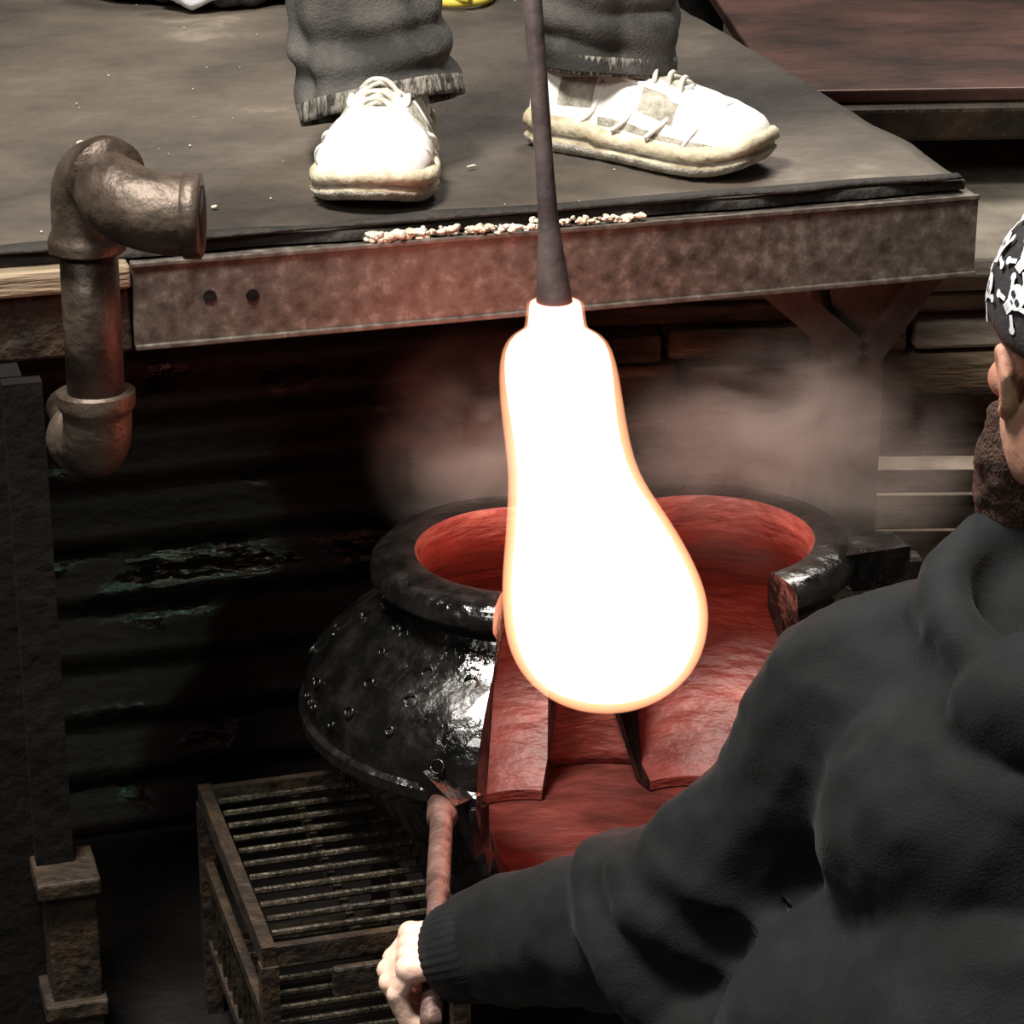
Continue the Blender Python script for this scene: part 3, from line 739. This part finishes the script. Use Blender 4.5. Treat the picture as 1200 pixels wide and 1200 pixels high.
o = finish('hoodie', bm, 'hood', mh); skinmods(o, 0.006, 7, [(0.14, 0.03), (0.04, 0.006)])
bm = bmesh.new()
dcu = (cu - wr).normalized()
tube(bm, [wr - dcu * 0.02, wr, cu, cu + dcu * 0.004], [0.047, 0.047, 0.043, 0.037], 120, wob=lambda i, a: 0.015 * math.sin(a * 40))
finish('hoodie_cuff', bm, 'hood', mh)
hc = h0.lerp(h1, 0.865); Y = (h0 - h1).normalized(); X = V((1, 0, 0.0)); X = (X - Y * X.dot(Y)).normalized(); Z = X.cross(Y)
Rm = Matrix((X, Y, Z)).transposed().to_4x4()
HM = Matrix.Translation(hc) @ Rm
wl = HM.inverted() @ V((-0.030, -0.800, 0.482))
grip_hand('left_hand', HM, mh, tuple(wl))
Y2 = V((0.3, 0.9, 0)).normalized(); X2 = V((0.9, -0.3, 0)).normalized()
grip_hand('right_hand', Matrix.Translation((0.41, -0.63, 0.475)) @ Matrix((X2, Y2, X2.cross(Y2))).transposed().to_4x4(), mh)
head('holder', Matrix.Translation((0.426, -0.975, 1.075)) @ Matrix.Rotation(math.radians(10), 4, 'Z') @ Matrix.Rotation(math.radians(-8), 4, 'X'), mh, 'bandana')
bm = bmesh.new()
for s, hx, kx, fx in ((-1, 0.32, 0.16, 0.15), (1, 0.48, 0.66, 0.66)):
    limb(bm, [(hx, -1.18, 0.40), (kx, -0.80, 0.44) if s > 0 else (kx, -0.93, 0.40)], [0.090, 0.062])
    limb(bm, [(kx, -0.80, 0.44) if s > 0 else (kx, -0.93, 0.40), (fx, -0.78 if s > 0 else -0.92, 0.09)], [0.062, 0.048])
ell(bm, (0.40, -1.21, 0.42), (0.19, 0.15, 0.10))
o = finish('trousers', bm, 'pants', mh); skinmods(o, 0.008, 6, [(0.07, 0.012)])
shoe('boot_left', (0.15, -0.98), (0.13, -0.69), 0.002, mh); shoe('boot_right', (0.66, -0.84), (0.69, -0.55), 0.002, mh, -1)
bm = bmesh.new()
tube(bm, [(0.40, -1.21, 0.275), (0.40, -1.21, 0.28), (0.40, -1.21, 0.315), (0.40, -1.21, 0.32)], [0.155, 0.165, 0.165, 0.155], 48)
for a in range(4):
    t = math.radians(45 + 90 * a); tube(bm, [(0.40 + 0.11 * math.cos(t), -1.21 + 0.11 * math.sin(t), 0.278), (0.40 + 0.16 * math.cos(t), -1.21 + 0.16 * math.sin(t), 0)], 0.014, 12)
finish('low_stool', bm, 'wood')

# ---------------------------------------------------------------- steam rising from the wet mold
def steam(nm, c, r, dens, parent, seed):
    bm = bmesh.new(); ell(bm, (0, 0, 0), 1.0, sub=3)
    m = bpy.data.materials.new(nm); m.use_nodes = True; nt = m.node_tree; n = nt.nodes; l = nt.links
    n.remove(n['Principled BSDF'])
    pv = n.new('ShaderNodeVolumePrincipled'); pv.inputs['Color'].default_value = (0.85, 0.72, 0.65, 1); pv.inputs['Anisotropy'].default_value = 0.0
    tc = n.new('ShaderNodeTexCoord'); ln = n.new('ShaderNodeVectorMath'); ln.operation = 'LENGTH'
    l.new(tc.outputs['Object'], ln.inputs[0])
    f = n.new('ShaderNodeMapRange'); f.inputs['From Min'].default_value = 1.0; f.inputs['From Max'].default_value = 0.1; f.interpolation_type = 'SMOOTHSTEP'
    l.new(ln.outputs['Value'], f.inputs['Value'])
    mp = n.new('ShaderNodeMapping'); mp.inputs['Location'].default_value = (seed, 0, 0); l.new(tc.outputs['Object'], mp.inputs[0])
    nz = n.new('ShaderNodeTexNoise'); nz.inputs['Scale'].default_value = 1.9; nz.inputs['Detail'].default_value = 5; nz.inputs['Distortion'].default_value = 1.0
    l.new(mp.outputs[0], nz.inputs['Vector'])
    g_ = n.new('ShaderNodeMapRange'); g_.inputs['From Min'].default_value = 0.38; g_.inputs['From Max'].default_value = 0.66
    l.new(nz.outputs['Fac'], g_.inputs['Value'])
    a = n.new('ShaderNodeMath'); a.operation = 'MULTIPLY'; l.new(f.outputs[0], a.inputs[0]); l.new(g_.outputs[0], a.inputs[1])
    b = n.new('ShaderNodeMath'); b.operation = 'MULTIPLY'; b.inputs[1].default_value = dens; l.new(a.outputs[0], b.inputs[0])
    l.new(b.outputs[0], pv.inputs['Density']); l.new(pv.outputs[0], n['Material Output'].inputs['Volume'])
    o = finish(nm, bm, m, parent); o.location = c; o.scale = r
st_ = empty('rising_steam')
steam('steam_puff_left', (-0.03, 0.03, 0.630), (0.15, 0.09, 0.15), 18, st_, 3.0)
steam('steam_puff_right', (0.31, 0.03, 0.615), (0.23, 0.10, 0.16), 17, st_, 7.0)

# ---------------------------------------------------------------- lights
def area(nm, loc, tgt, size, power, col=(1, 1, 1), sy=None):
    l = bpy.data.lights.new(nm, 'AREA'); l.energy = power; l.size = size; l.color = col
    if sy: l.shape = 'RECTANGLE'; l.size_y = sy
    o = bpy.data.objects.new(nm, l); COL.objects.link(o); o.location = loc
    o.rotation_euler = (V(tgt) - V(loc)).to_track_quat('-Z', 'Y').to_euler()
area('ceiling_lamp', (-0.75, -1.05, 3.5), (0, -0.2, 0.8), 0.7, 230, (1.0, 0.95, 0.87))
area('ceiling_lamp_front', (-1.4, -2.9, 3.0), (0, 0, 0.8), 0.6, 30, (1.0, 0.94, 0.87))
area('ceiling_lamp_rear', (0.9, 2.0, 3.4), (0, 0.4, 0.8), 1.2, 90, (1.0, 0.92, 0.83))
l = bpy.data.lights.new('added_glint_spot', 'SPOT'); l.energy = 120; l.color = (0.5, 1.0, 0.70); l.spot_size = math.radians(7.5); l.spot_blend = 0.5; l.shadow_soft_size = 0.06  # added unseen spot, aimed to make green glints on the corrugated panel
o = bpy.data.objects.new('added_glint_spot', l); COL.objects.link(o); o.location = (1.3, -3.3, 2.4)
o.rotation_euler = (V((-0.47, 0.3, 0.28)) - V((1.3, -3.3, 2.4))).to_track_quat('-Z', 'Y').to_euler()
w = bpy.data.worlds.new('world'); S.world = w; w.use_nodes = True
w.node_tree.nodes['Background'].inputs[0].default_value = (0.8, 0.8, 0.8, 1); w.node_tree.nodes['Background'].inputs[1].default_value = 0.03
